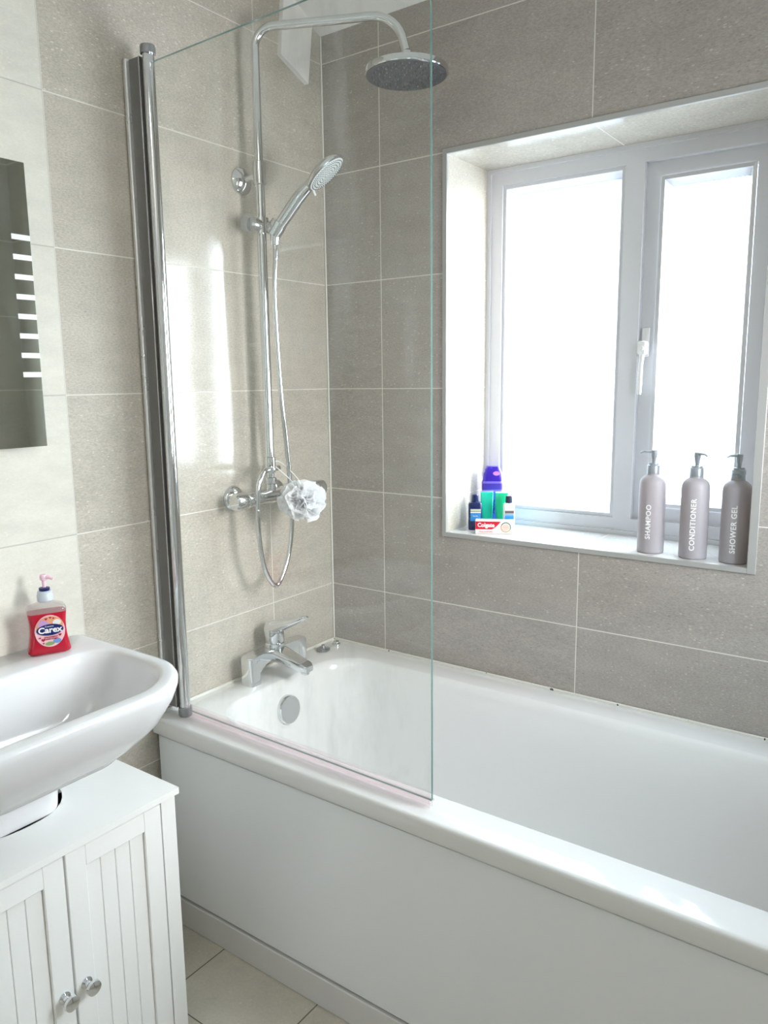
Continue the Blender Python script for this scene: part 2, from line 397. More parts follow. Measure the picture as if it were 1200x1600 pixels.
S0, S1, SZ0, SZ1 = -.66, -.14, 1.0, 1.80
for a, b in (((RX, -.80, 0), (RX+.12, S0, 2.62)), ((RX, S1, 0), (RX+.12, 0, 2.62)), ((RX, S0, 0), (RX+.12, S1, SZ0)), ((RX, S0, SZ1), (RX+.12, S1, 2.62))): box(bm, a, b)
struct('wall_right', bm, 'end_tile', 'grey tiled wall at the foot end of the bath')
bm = B(); box(bm, (0, RY-.12, 0), (.75, RY, 2.62)); box(bm, (1.55, RY-.12, 0), (RX, RY, 2.62)); box(bm, (.75, RY-.12, 2.03), (1.55, RY, 2.62)); struct('wall_front', bm, 'paint', 'painted wall with the doorway')
# ceiling: slopes up from the window wall, then flat
bm = B(); poly = [(0.12, HC-.048), (0, HC), (-.5075, 2.50), (RY-.12, 2.50), (RY-.12, 2.62), (.12, 2.62)]
prism(bm, poly, -.01, RX+.01, lambda u, v, w_: (w_, u, v)); struct('ceiling', bm, 'ceiling', 'white ceiling sloping down to the window wall')
# boxed-in white corner piece under the slope on the tap wall
bm = B(); prism(bm, [(-.179, 2.196), (-.072, 2.152), (-.049, 2.3165), (-.160, 2.3611)], .0, .014, lambda u, v, w_: (w_, u, v)); struct('trim_1', bm, 'ceiling', 'small white boxed piece under the sloping ceiling')
# corner and bath silicone
bm = B(); box(bm, (0, -.005, .545), (.005, 0, HC-.002), .0015, 1); struct('trim_2', bm, 'seal', 'pale sealant line up the wall corner')
bm = B(); box(bm, (.005, -.006, .541), (RX, 0, .549), .002, 1); struct('trim_3', bm, 'seal_mould', 'white sealant between bath and window wall')
bm = B(); box(bm, (0, -.70, .541), (.006, -.006, .549), .002, 1); struct('trim_4', bm, 'seal', 'white sealant between bath and tap wall')
# tile trim round the opening
bm = B(); tw = .011; e = .004
for a, b in (((WX0-tw, -e, WZ0-tw), (WX0+.002, .006, WZ1+tw)), ((WX1-.002, -e, WZ0-tw), (WX1+tw+.005, .006, WZ1+tw)), ((WX0+.002, -e, WZ0-tw), (WX1-.002, .006, WZ0+.002)), ((WX0+.002, -e, WZ1-.002), (WX1-.002, .006, WZ1+tw))): box(bm, a, b, .001, 1)
struct('trim_5', bm, 'trim', 'grey metal tile edging round the window opening')

# window (structure) with parts
wroot = bpy.data.objects.new('window_1', None); COL.objects.link(wroot); wroot.location = (.8, .25, WZ0)
tag(wroot, 'white uPVC window with two obscured panes above the bath', None, None, 'structure')
wp = lambda name, bm, mat, smooth=0, par=wroot: finish(name, bm, mat, None, smooth)
def adopt(o, par):
    o.parent = par; o.matrix_parent_inverse = Matrix.Translation(-Vector(wroot.location)) if par is wroot else Matrix.Identity(4); return o
def ring(bm, x0, x1, z0, z1, w, y0, y1, mi=0):
    """mitred rectangular frame: outer box x0..x1,z0..z1, width w (scalar), depth y0..y1"""
    o = [(x0, z0), (x1, z0), (x1, z1), (x0, z1)]; i_ = [(x0+w, z0+w), (x1-w, z0+w), (x1-w, z1-w), (x0+w, z1-w)]
    V = {}
    for k in range(4):
        for nm, P_ in (('o', o), ('i', i_)):
            for d, y in ((0, y0), (1, y1)): V[nm, k, d] = bm.verts.new((P_[k][0], y, P_[k][1]))
    for k in range(4):
        q = (k+1) % 4
        for f in ((V['o',k,0], V['o',q,0], V['i',q,0], V['i',k,0]), (V['o',k,1], V['i',k,1], V['i',q,1], V['o',q,1]), (V['i',k,0], V['i',q,0], V['i',q,1], V['i',k,1]), (V['o',k,0], V['o',k,1], V['o',q,1], V['o',q,0])):
            bm.faces.new(f).material_index = mi
def bead(bm, x0, x1, z0, z1, w, y0, y1):
    """sloping glazing bead: front edge at y0 outside, back at y1 towards the glass"""
    prof = [(0, y0), (w*.45, y0-.002), (w*.55, y0+.004), (w, y1)]
    loops = [[(x0+o, y, z0+o), (x1-o, y, z0+o), (x1-o, y, z1-o), (x0+o, y, z1-o)] for o, y in prof]
    loft(bm, loops, False, False)
FY = .225
bm = B(); ring(bm, WX0, WX1, WZ0, WZ1, .045, FY, FY+.045); box(bm, (.803, FY, WZ0+.045), (.852, FY+.045, WZ1-.045)); ring(bm, WX0+.0001, WX1-.0001, WZ0+.0001, WZ1-.0001, .012, FY-.006, FY)
wf = adopt(wp('window_frame', bm, 'upvc'), wroot)
bm = B(); bead(bm, .458, .803, WZ0+.045, WZ1-.045, .022, FY+.008, FY+.035); adopt(wp('glazing_bead', bm, 'upvc'), wroot)
bm = B(); ring(bm, .475, .786, WZ0+.062, WZ1-.062, .006, FY+.036, FY+.043); adopt(wp('glazing_spacer', bm, 'spacer'), wroot)
bm = B(); box(bm, (.478, FY+.033, WZ0+.065), (.783, FY+.036, WZ1-.065)); p1 = adopt(wp('window_pane', bm, 'pane'), wroot)
bm = B(); ring(bm, .852, 1.145, WZ0+.045, WZ1-.045, .036, FY+.02, FY+.05); sash = adopt(wp('window_sash', bm, 'upvc'), wroot)
bm = B(); bead(bm, .888, 1.109, WZ0+.081, WZ1-.081, .022, FY+.018, FY+.045); adopt(wp('glazing_bead', bm, 'upvc'), wroot)
bm = B(); ring(bm, .905, 1.092, WZ0+.098, WZ1-.098, .006, FY+.046, FY+.052); adopt(wp('glazing_spacer', bm, 'spacer'), wroot)
bm = B(); box(bm, (.908, FY+.043, WZ0+.101), (1.089, FY+.046, WZ1-.101)); adopt(wp('window_pane', bm, 'pane'), wroot)
# handle on the sash
bm = B(); hx, hy = .868, FY+.02
box(bm, (hx-.010, hy-.010, 1.40), (hx+.010, hy, 1.475), .004)
box(bm, (hx-.012, hy-.040, 1.405), (hx+.010, hy-.008, 1.440), .006)
lathe(bm, [(.006, 0), (.006, .003), (.003, .0035)], (hx, hy-.040, 1.422), (0, -1, 0), 16)
tube(bm, [(hx, hy-.030, 1.41), (hx-.001, hy-.036, 1.38), (hx-.002, hy-.036, 1.33), (hx-.002, hy-.034, 1.305)], [.007, .006, .0065, .005], 10)
adopt(wp('window_handle', bm, 'white_pl', 40), wroot)

# small window over the foot end of the bath (out of frame)
w2 = bpy.data.objects.new('window_2', None); COL.objects.link(w2); w2.location = (RX+.08, (S0+S1)/2, SZ0); tag(w2, 'small white window over the foot end of the bath', None, None, 'structure')
bm = B(); ring(bm, S0, S1, SZ0, SZ1, .04, 0, .04)
for v in bm.verts: v.co = Vector((v.co.y, v.co.x-(S0+S1)/2, v.co.z-SZ0))
finish('window_frame', bm, 'upvc', w2, 0)
bm = B(); box(bm, (.018, -.22, .04), (.021, .22, SZ1-SZ0-.04)); finish('window_pane', bm, 'pane', w2, 0)

# door in the wall behind the camera
droot = bpy.data.objects.new('door_1', None); COL.objects.link(droot); droot.location = (1.15, RY, 0); tag(droot, 'white door in the wall opposite the window', None, None, 'structure')
bm = B(); box(bm, (-.37, -.06, .005), (.37, -.02, 2.0), .003)
for z0, z1 in ((.2, .9), (1.05, 1.85)):
    for x0, x1 in ((-.27, -.04), (.04, .27)): box(bm, (x0, -.022, z0), (x1, -.014, z1), .003)
finish('door_leaf', bm, 'white_pl', droot, 0)
bm = B(); tube(bm, [(-.32, -.02, 1.0), (-.32, .03, 1.0), (-.22, .03, 1.0)], .009, 12); lathe(bm, [(.025, 0), (.025, .008)], (-.32, -.02, 1.0), (0, 1, 0), 24); finish('door_handle', bm, 'chrome', droot)
bm = B(); box(bm, (-.42, -.1, 0), (-.37, .015, 2.06), .003); box(bm, (.37, -.1, 0), (.42, .015, 2.06), .003); box(bm, (-.37, -.1, 2.01), (.37, .015, 2.06), .003); finish('door_frame', bm, 'white_pl', droot, 0)

# added fill panel on the ceiling, out of frame, to brighten the room
LX, LY_ = 1.40, -2.10
lroot = empty('added_fill_panel', (LX, LY_, 2.50), 'added square white fill panel on the ceiling, out of view', 'fill light')
bm = B(); ring(bm, -.31, .31, -.31, .31, .02, -.0, .035)
for v in bm.verts: v.co = Vector((v.co.x, v.co.z, -v.co.y))
finish('fill_frame', bm, 'white_pl', lroot, 0)
bm = B(); box(bm, (-.291, -.291, -.012), (.291, .291, -.006)); finish('fill_diffuser', bm, 'fill_emitter', lroot, 0)
la = area('added_fill_glow', (LX, LY_, 2.463), (0, 0, 0), .57, .57, FILL_POWER, (1, .985, .96))

# ---------------------------------------------------------------- bath
bath = empty('bathtub', (0, -.35, 0), 'white acrylic bathtub against the grey tiled walls under the window', 'bathtub')
BP = Matrix.Translation((0, .35, 0))
def part(name, bm, mat, root, smooth=35):
    o = finish(name, bm, mat, root, smooth); o.matrix_parent_inverse = Matrix.Translation(-Vector(root.location)) if root.rotation_euler.z == 0 else root.matrix_basis.inverted(); return o
BX1 = RX - .004
bm = B(); N = 12
L = [rrect(.002, BX1, -.705, -.002, .004, .503, N), rrect(.002, BX1, -.707, -.002, .006, .508, N), rrect(.002, BX1, -.707, -.002, .006, .534, N), rrect(.002, BX1, -.7055, -.002, .008, .5395, N), rrect(.003, BX1, -.7025, -.003, .01, .5422, N), rrect(.005, BX1-.004, -.698, -.005, .012, .543, N),
     rrect(.098, BX1-.06, -.622, -.085, .12, .543, N), rrect(.102, BX1-.065, -.618, -.089, .12, .541, N), rrect(.107, BX1-.07, -.612, -.094, .12, .535, N), rrect(.112, BX1-.078, -.606, -.10, .12, .520, N), rrect(.125, BX1-.11, -.595, -.112, .12, .44, N),
     rrect(.145, BX1-.18, -.58, -.128, .12, .30, N), rrect(.165, BX1-.24, -.565, -.142, .115, .21, N), rrect(.20, BX1-.29, -.535, -.172, .10, .165, N), rrect(.25, BX1-.35, -.49, -.22, .08, .152, N)]
loft(bm, L, False, True)
tub = part('tub', bm, 'acrylic', bath, 40)
bm = B(); box(bm, (.012, -.697, .078), (BX1, -.684, .497), .002, 1); part('bath_panel', bm, 'panel', bath, 0)
bm = B(); box(bm, (.012, -.700, .0), (BX1, -.682, .072), .002, 1); part('plinth', bm, 'plinth', bath, 0)
bm = B(); lathe(bm, [(.040, 0), (.040, .018), (.037, .024), (.0, .026)], (.110, -.352, .462), (1, 0, .12), 40); part('overflow_cover', bm, 'chrome', bath)
# waste plug on its chain, lying on the bath corner
pl = empty('bath_plug', (.045, -.107, .543), 'small chrome bath plug lying on the bath corner beside the taps', 'bath plug')
bm = B(); lathe(bm, [(.017, 0), (.021, .003), (.021, .007), (.017, .009), (.006, .010), (.004, .016), (.005, .019), (0, .02)]); finish('plug_disc', bm, 'cap', pl)
bm = B()
pts = spline([(0, 0, .018), (.006, .018, .005), (.0, .035, .003), (.002, .05, .003)], 8)
for p in pts: lathe(bm, [(.0005, -.002), (.0018, 0), (.0005, .002)], p, (0, 0, 1), 8)
finish('plug_chain', bm, 'steel_bead', pl)
bm = B(); lathe(bm, [(.013, 0), (.013, .006), (.009, .010), (.009, .013), (.0, .014)], (.002, .060, 0), (0, 0, 1), 24); finish('chain_anchor', bm, 'chrome', pl)

# ---------------------------------------------------------------- bath mixer tap
tp = empty('bath_mixer_tap', (.055, -.325, .543), 'chrome bath mixer tap with a raised lever standing on the bath end', 'tap')
for sy in (-1, 1):
    bm = B(); n = 12; loops = []
    for t in range(9):
        q = t/8; z = .0 + .078*q
        yc = sy*(.093 - .0*q); hw = .0205 + .002*q*q; hx_ = .022 - .002*q
        loops.append([Vector((v.x, v.y, z)) for v in rrect(-hx_, hx_, yc-hw, yc+hw, .009, 0, 5)])
    loft(bm, loops); bmesh.ops.bevel(bm, geom=[e for e in bm.edges if e.verts[0].co.z > .077 and e.verts[1].co.z > .077], offset=.003, segments=2, affect='EDGES')
    finish('tap_leg', bm, 'chrome', tp, 50)
bm = B()   # arched bridge between the legs
poly = []
for i in range(13):
    t = i/12; y = -.105 + .21*t; poly.append((y, .078 + .004*math.sin(PI*t)))
for i in range(13):
    t = i/12; y = .078 - .156*t; poly.append((y, .030 + .028*math.sin(PI*t)**.6))
prism(bm, poly, -.020, .020, lambda u, v, w_: (w_, u, v)); finish('tap_body', bm, 'chrome', tp, 40)
bm = B(); lathe(bm, [(.027, .055), (.027, .082), (.0285, .084), (.0285, .092), (.0265, .094)], n=36); finish('tap_column', bm, 'chrome', tp)
bm = B(); loops = []
for i in range(13):      # flat tapering spout
    t = i/12; x = .0 + .128*t; hw = .030 - .010*t; zc = .066 - .026*t; hh = .019 - .008*t
    if i == 12: hw *= .7; hh *= .7
    loops.append([Vector((x, v.x, zc + v.y)) for v in rrect(-hw, hw, -hh, hh, min(hh, hw)*.6, 0, 4)])
loft(bm, loops); finish('tap_spout', bm, 'chrome', tp, 50)
bm = B(); lathe(bm, [(.011, 0), (.011, -.014), (.009, -.016)], (.112, 0, .038), n=24); finish('aerator', bm, 'chrome', tp)
bm = B(); lathe(bm, [(.0262, .094), (.0275, .098), (.0275, .122), (.0265, .132), (.021, .139), (.008, .142), (0, .142)], n=36)
loops = []
for i in range(15):
    t = i/14; x = -.012 + .135*t; zc = .128 + .056*t; hw = .017*(1-t)**.8 + .0095; hh = .018*(1-t) + .0055
    if i == 14: hw *= .55; hh *= .6
    loops.append([Vector((x, v.x, zc + v.y)) for v in rrect(-hw, hw, -hh, hh, min(hh, hw)*.9, 0, 5)])
loft(bm, loops); finish('tap_lever', bm, 'chrome', tp, 60)

# ---------------------------------------------------------------- shower set
SY = -.323; SX = .06
sh = empty('shower_set', (SX, SY, 1.06), 'chrome bar valve and rigid riser with overhead rain shower on the tap wall', 'shower')
def sp(name, bm, mat='chrome', smooth=40): return part(name, bm, mat, sh, smooth)
bm = B(); ay = -.405; by = -.245
for yy in (ay, by):
    bm = B(); lathe(bm, [(.034, 0), (.034, .004), (.028, .012), (.016, .016), (.016, .05)], (0, yy, 1.045), (1, 0, 0), 32); sp('wall_flange', bm)
bm = B(); lathe(bm, [(.018, -.095), (.021, -.092), (.021, -.045), (.0195, -.043), (.0195, .12), (.0215, .122), (.0215, .17), (.018, .173)], (SX, SY, 1.045), (0, 1, 0), 36); sp('valve_bar', bm)
bm = B(); lathe(bm, [(.0175, -.135), (.022, -.131), (.0235, -.10), (.0215, -.096)], (SX, SY, 1.045), (0, 1, 0), 36); sp('control_knob', bm)
bm = B(); lathe(bm, [(.0215, .174), (.0235, .178), (.022, .209), (.0175, .213)], (SX, SY, 1.045), (0, 1, 0), 36); sp('control_knob', bm)
bm = B(); lathe(bm, [(.014, 1.06), (.014, 1.078), (.0165, 1.08), (.0165, 1.095), (.011, 1.097), (.011, 1.12), (.0155, 1.122), (.0155, 1.150), (.0125, 1.152)], (SX, SY, 0), n=28)
tube(bm, [(SX+.03, SY-.02, 1.118), (SX, SY, 1.118)], .0085, 14); lathe(bm, [(.0105, 0), (.0105, .016)], (SX+.025, SY-.022, 1.118), (.6, -.8, 0), 16)
tube(bm, [(SX, SY, 1.118), (SX, SY+.034, 1.118)], .0075, 14)
sp('diverter', bm)
# riser, bend and arm as one pipe
AZ = math.radians(25); ad = Vector((math.cos(AZ), math.sin(AZ), 0)); ZT = 2.200; AL = .376
pts = [Vector((SX, SY, 1.86)), Vector((SX, SY, 2.0)), Vector((SX, SY, ZT-.045))]
for i in range(1, 9):
    t = PI/2*i/8; pts.append(Vector((SX, SY, ZT-.045)) + ad*.045*(1-math.cos(t)) + Vector((0, 0, .045*math.sin(t))))
e0 = Vector((SX, SY, ZT)) + ad*(AL-.085)
pts.append(Vector((SX, SY, ZT)) + ad*.15); pts.append(e0)
for i in range(1, 9):
    t = math.radians(78)*i/8; pts.append(e0 + ad*.08*math.sin(t) - Vector((0, 0, .08*(1-math.cos(t)))))
pts.append(pts[-1] + (pts[-1]-pts[-2]).normalized()*.02)
bm = B(); tube(bm, pts, .0104, 18); sp('riser_pipe', bm)
ARM_END = pts[-1]
bm = B(); tube(bm, [(SX, SY, 1.15), (SX, SY, 1.87)], .0122, 20); sp('riser_rail', bm)
bm = B(); lathe(bm, [(.0140, 1.836), (.0165, 1.838), (.0165, 1.890), (.0125, 1.893)], (SX, SY, 0), n=28); sp('riser_coupling', bm)
bm = B(); lathe(bm, [(.0335, 0), (.0335, .006), (.029, .011), (.017, .018), (.008, .021)], (0, SY-.008, 1.852), (1, 0, 0), 36); tube(bm, [(.01, SY-.008, 1.852), (SX, SY, 1.866)], .0075, 14); sp('wall_bracket', bm)
# rain head
HD = Vector((SX, SY, 0)) + ad*AL; hz = 2.083
hroot = bpy.data.objects.new('rain_head', None)
bm = B(); lathe(bm, [(.012, .033), (.0135, .030), (.0135, .012), (.011, .010)], (HD.x, HD.y, hz), (0, 0, 1), 24); sp('swivel_joint', bm)
bm = B(); lathe(bm, [(.012, .012), (.018, .006), (.05, .002), (.092, -.003), (.099, -.006), (.100, -.010), (.100, -.018), (.098, -.020), (.0, -.020)], (HD.x, HD.y, hz), (0, 0, 1), 64); hd = sp('rain_head', bm)
bm = B(); lathe(bm, [(.0, -.0205), (.0955, -.0205), (.0955, -.0215), (0, -.0215)], (HD.x, HD.y, hz), (0, 0, 1), 64)
fc = finish('spray_face', bm, 'face', hd)
bm = B()
for k, r in enumerate((.012, .026, .040, .054, .068, .082)):
    n = int(2*PI*r/.0165)
    for i in range(n):
        a = 2*PI*(i+.5*(k % 2))/n; lathe(bm, [(.0026, 0), (.0024, -.002), (.0014, -.004)], (HD.x+r*math.cos(a), HD.y+r*math.sin(a), hz-.0213), (0, 0, 1), 8)
nz_ = finish('spray_nozzles', bm, 'rubber', hd); nz_['kind'] = 'stuff'
# slider
bm = B(); tube(bm, [(SX, SY-.035, 1.738), (SX, SY+.030, 1.738)], .0175, 20); lathe(bm, [(.019, -.019), (.019, .019)], (SX, SY, 1.738), n=24)
tube(bm, [(SX, SY+.01, 1.738), (SX+.035, SY+.018, 1.733)], .014, 18); lathe(bm, [(.0205, -.019), (.0215, .0), (.0205, .016)], (SX+.036, SY+.018, 1.733), (.55, .15, .8), 24)
sl = sp('slide_holder', bm)
bm = B(); lathe(bm, [(.017, 0), (.021, .003), (.021, .018), (.014, .022), (0, .022)], (SX, SY-.035, 1.738), (0, -1, 0), 28); kn = sp('slide_knob', bm, 'clear_plastic')
# hand shower, resting in the holder: its own thing
HB = Vector((SX+.034, SY+.016, 1.722)); HH = Vector((.230, -.270, 1.851)); HA = Vector((.77, .13, .63)).normalized()
hs = empty('hand_shower', tuple(HB), 'chrome hand shower with a pale round spray face, held on the slider of the riser', 'hand shower')
def hp(name, bm, mat='chrome', smooth=50): return part(name, bm, mat, hs, smooth)
ax = (HH-HB).normalized(); nrm = Vector((.573, .30, -.754)); nrm = (nrm - HA*nrm.dot(HA)).normalized()
hpts = spline([HB - Vector((0.004, 0.0, .030)), HB + Vector((.002, 0, 0)), HB + (HH-HB)*.28 - nrm*.006, HB + (HH-HB)*.55 - nrm*.011, HH - nrm*.009 - HA*.050, HH - nrm*.010 - HA*.015], 8)
nn = len(hpts); rad = []
for i in range(nn):
    t = i/(nn-1); rad.append(.0105 + .0055*math.sin(PI*min(1, t*1.05))**1.1 if t < .85 else .0128)
bm = B(); tube(bm, hpts, rad, 20); hp('handle', bm)
bm = B(); R = .057
lathe(bm, [(.0, -.020), (.020, -.0195), (.038, -.015), (.052, -.007), (R, 0), (R, .004), (.052, .006), (.052, .003)], HH, nrm, 48, cap=False); hp('head_shell', bm)
bm = B(); lathe(bm, [(.0, .003), (.0525, .003), (.0520, .006), (.046, .0075), (0, .0085)], HH, nrm, 48); fp = hp('spray_plate', bm, 'nozzle')
bm = B(); a_, b_ = frame_of(nrm)
for k, r in enumerate((.008, .016, .024, .032, .040, .047)):
    n = int(2*PI*r/.0062)
    for i in range(n):
        t = 2*PI*(i+.5*(k % 2))/n; lathe(bm, [(.0012, 0), (.0010, .0015), (.0004, .0022)], HH + nrm*.0076 + (a_*math.cos(t)+b_*math.sin(t))*r, nrm, 6)
nz_ = finish('spray_nozzles', bm, 'rubber_dark', None); nz_.parent = fp; nz_['kind'] = 'stuff'
bm = B(); tube(bm, [HH - HA*.050 + nrm*.004, HH - HA*.056 + nrm*.020], .003, 8); hp('spray_selector', bm, 'white_pl')
# hose
hz_pts = [(SX+.030, SY+.016, 1.70), (SX+.032, SY+.014, 1.66), (.088, -.312, 1.55), (.09, -.304, 1.34), (.09, -.288, 1.18), (.09, -.279, 1.07), (.09, -.278, .95), (.09, -.303, .86), (.092, -.348, .808), (.094, -.390, .860), (.095, -.408, .95), (.096, -.410, 1.035), (.097, -.405, 1.085), (.095, -.385, 1.115), (.088, -.358, 1.120), (.080, -.340, 1.118)]
cpt = spline(hz_pts, 60); res = [cpt[0]]; acc = 0
for a, b in zip(cpt, cpt[1:]):
    acc += (b-a).length
    if acc >= .0013: res.append(b); acc = 0
bm = B(); tube(bm, res, [.0068 if i % 2 else .0060 for i in range(len(res))], 10)
hose = finish('hose', bm, 'chrome', None, 80); tag(hose, 'ribbed chrome shower hose hanging in a long loop beside the riser', 'shower hose')

# ---------------------------------------------------------------- nylon puff
pf = empty('bath_puff', (.150, -.2955, 1.0356), 'white ruffled nylon bath puff hanging by a cord from the shower valve', 'bath puff')
rnd = random.Random(3)
bm = B()
for k in range(70):
    d = Vector((rnd.gauss(0, 1), rnd.gauss(0, 1), rnd.gauss(0, 1)*.8)).normalized(); a, b = frame_of(d)
    ph = rnd.uniform(0, 2*PI); a, b = a*math.cos(ph)+b*math.sin(ph), b*math.cos(ph)-a*math.sin(ph)
    R = rnd.uniform(.046, .070); nu, nv = 16, 7; wv = rnd.uniform(1.5, 3.5); am = rnd.uniform(.007, .014); p2 = rnd.uniform(0, 6)
    G = []
    for v in range(nv):
        q = v/(nv-1); row = []
        for u in range(nu):
            s = u/(nu-1)*2-1; th = s*1.05
            rr = R*(.12 + .88*q)*(1 - .10*s*s)
            p = (d*math.cos(th) + a*math.sin(th))*rr + b*(am*q*math.sin(wv*s*3+p2) + .012*q*s*math.sin(p2))
            p += Vector(noise.noise_vector(p*70 + Vector((k, 0, 0))))*.004*q
            p.z *= .86
            row.append(bm.verts.new(p))
        G.append(row)
    for v in range(nv-1):
        for u in range(nu-1): bm.faces.new((G[v][u], G[v][u+1], G[v+1][u+1], G[v+1][u]))
me = bpy.data.meshes.new('ruffles')
for f in bm.faces: f.smooth = True
bm.to_mesh(me); bm.free(); me.materials.append(M['puff']); ro = bpy.data.objects.new('ruffles', me); COL.objects.link(ro); ro.parent = pf
bm = B(); tube(bm, spline([(-.02, .02, .040), (-.050, .014, .072), (-.080, .0, .100), (-.090, -.0115, .098), (-.083, -.014, .089), (-.050, .004, .055), (-.01, .01, .02)], 8), .0016, 8); finish('hanging_cord', bm, 'cord_white', pf)

# ---------------------------------------------------------------- bath screen
sc = empty('bath_screen', (.055, -.655, .543), 'clear glass bath screen with chrome pivot post on the bath edge', 'shower screen')
def scp(name, bm, mat, smooth=40): return part(name, bm, mat, sc, smooth)
GX0, GX1, GY, GZ0, GZ1 = .066, .787, -.655, .560, 2.022
def skew(bm):
    for v in bm.verts: v.co.y -= (v.co.x - .066)*.0195
poly = [(GX0, GZ0), (GX1, GZ0)]
for i in range(13):
    t = PI/2*i/12; poly.append((GX1-.09+.09*math.cos(t), GZ1-.09+.09*math.sin(t)))
poly.append((GX0, GZ1))
bm = B(); prism(bm, poly, GY, GY+.006, lambda u, v, w_: (u, w_, v))
for f in bm.faces:
    f.normal_update()
    if abs(f.normal.y) < .5: f.material_index = 1
skew(bm)
scp('glass_panel', bm, ['screen_glass', 'screen_edge'], 0)
bm = B(); box(bm, (GX0+.01, GY-.003, .5445), (GX1-.002, GY-.001, .574), .0005, 1); box(bm, (GX0+.01, GY+.007, .5445), (GX1-.002, GY+.009, .574), .0005, 1); box(bm, (GX0+.01, GY-.003, .553), (GX1-.002, GY+.016, .557), .0008, 1); skew(bm); scp('bottom_seal', bm, 'clear_seal')
bm = B(); box(bm, (.0005, -.673, .560), (.0125, -.626, 2.040), .004, 3); scp('wall_profile', bm, 'bright_alu')
bm = B(); box(bm, (.007, -.663, .562), (.0475, -.630, 2.038), .001, 1); scp('hinge_panel', bm, 'alu')
bm = B(); box(bm, (.0450, -.6645, .562), (.0475, -.6625, 2.038), .0005, 1); scp('panel_lip', bm, 'chrome')
bm = B()
loops = [[Vector((.062 + .0115*math.cos(2*PI*i/28), -.650 + .0135*math.sin(2*PI*i/28), z)) for i in range(28)] for z in (.563, 2.042)]
loft(bm, loops); scp('pivot_post', bm, 'chrome')
for z0, z1, nm in ((.5435, .565, 'foot_cap'), (2.041, 2.058, 'top_cap')):
    bm = B(); loft(bm, [[Vector((.063 + rr*.0165*math.cos(2*PI*i/28), -.651 + rr*.0165*math.sin(2*PI*i/28), z)) for i in range(28)] for z, rr in ((z0, .97), (z0+.002, 1), (z1-.003, 1), (z1, .93))]); scp(nm, bm, 'cap')

# ---------------------------------------------------------------- wall mirror
mr = empty('wall_mirror', (0, -1.148, 1.225), 'frameless wall mirror with frosted light bars along its edge above the basin', 'mirror')
bm = B(); box(bm, (.0, -.205, .01), (.022, .205, .535)); o = finish('mirror_back', bm, 'cap', mr, 0)
bm = B(); box(bm, (.0225, -.215, -.001), (.027, .215, .546), .001, 1); finish('mirror_glass', bm, 'mirror', mr, 0)
for sgn in (-1, 1):
    for k in range(8):
        z = .405 - k*.0375; bm = B(); box(bm, (.0271, sgn*.2140, z-.005), (.0277, sgn*.176, z+.005)); finish('frosted_bar', bm, 'frost_strip', mr, 0)

# ---------------------------------------------------------------- basin and pedestal
bs = empty('washbasin', (0, -1.148, .805), 'white ceramic pedestal washbasin mounted on the cream tiled wall', 'washbasin')
YC = -1.148; N = 12
def bl(hw, x0, x1, z, r=.135, rb=.02, bow=.012):
    out = []
    for v in rrect(x0, x1, -hw, hw, (r, rb, rb, r), z-.805, N):
        x = v.x + (bow*(1-(v.y/hw)**2) if v.x > x0+(x1-x0)*.6 else 0)*max(0, min(1, (v.x-(x0+(x1-x0)*.6))/((x1-x0)*.4)))
        out.append(Vector((x, v.y, v.z)))
    return out
bm = B()
L = [bl(.06, .002, .17, .612, .06), bl(.11, .002, .215, .6175, .085), bl(.16, .002, .262, .632, .11), bl(.200, .002, .310, .655, .125), bl(.232, .002, .350, .685, .135), bl(.254, .002, .382, .720, .138), bl(.267, .002, .405, .760, .14), bl(.2715, .002, .415, .787, .14), bl(.2715, .002, .4165, .797, .14), bl(.268, .002, .413, .8035, .138), bl(.262, .003, .408, .805, .135),
     bl(.250, .112, .390, .805, .12, .06), bl(.246, .116, .386, .8035, .12, .065), bl(.243, .119, .383, .800, .12, .068), bl(.240, .121, .379, .785, .12, .07), bl(.232, .126, .370, .74, .12, .075), bl(.215, .135, .352, .695, .10, .08), bl(.17, .155, .32, .658, .08, .07), bl(.10, .185, .28, .641, .045, .045), bl(.05, .20, .26, .638, .028, .028, 0)]
loft(bm, L, True, True); finish('basin', bm, 'ceramic', bs, 50)
bm = B(); lathe(bm, [(.020, 0), (.022, .003), (.016, .005), (0, .005)], (.232, 0, -.167), (0, 0, 1), 28); finish('waste', bm, 'chrome', bs)
bm = B(); pedp = lambda hw, x1, z: rrect(.02, x1, -hw, hw, (.045, .01, .01, .045), z-.805, 8)
loft(bm, [pedp(.105, .205, .0), pedp(.088, .195, .06), pedp(.080, .195, .3), pedp(.083, .211, .54), pedp(.088, .216, .63)]); finish('pedestal', bm, 'ceramic', bs, 40)
# basin mixer would sit out of frame to the left

# ---------------------------------------------------------------- cabinet under the basin
cb = empty('vanity_cabinet', (0, -1.148, 0), 'white painted under-basin cabinet with two grooved doors and chrome knobs', 'cabinet')
W2 = .243; FX = .330; TZ = .550
bm = B(); n = 20
poly = [(.0, -W2-.008), (FX+.004, -W2-.008), (FX+.004, W2+.008), (.0, W2+.008), (.0, .125)]
poly += [(.0 + .218*max(0, math.sin(PI*i/n))**.62, .125*math.copysign(abs(math.cos(PI*i/n))**.8, math.cos(PI*i/n))) for i in range(1, n)]
poly += [(.0, -.125)]
def top_fn(x, y, z): return (x, y, z)
prism(bm, poly, TZ-.013, TZ, top_fn)
bmesh.ops.remove_doubles(bm, verts=bm.verts, dist=1e-6)
finish('cabinet_top', bm, 'cab', cb, 40)
bm = B()
box(bm, (.0, -W2, 0), (FX-.002, -W2+.015, TZ-.013)); box(bm, (.0, W2-.015, 0), (FX-.002, W2, TZ-.013))
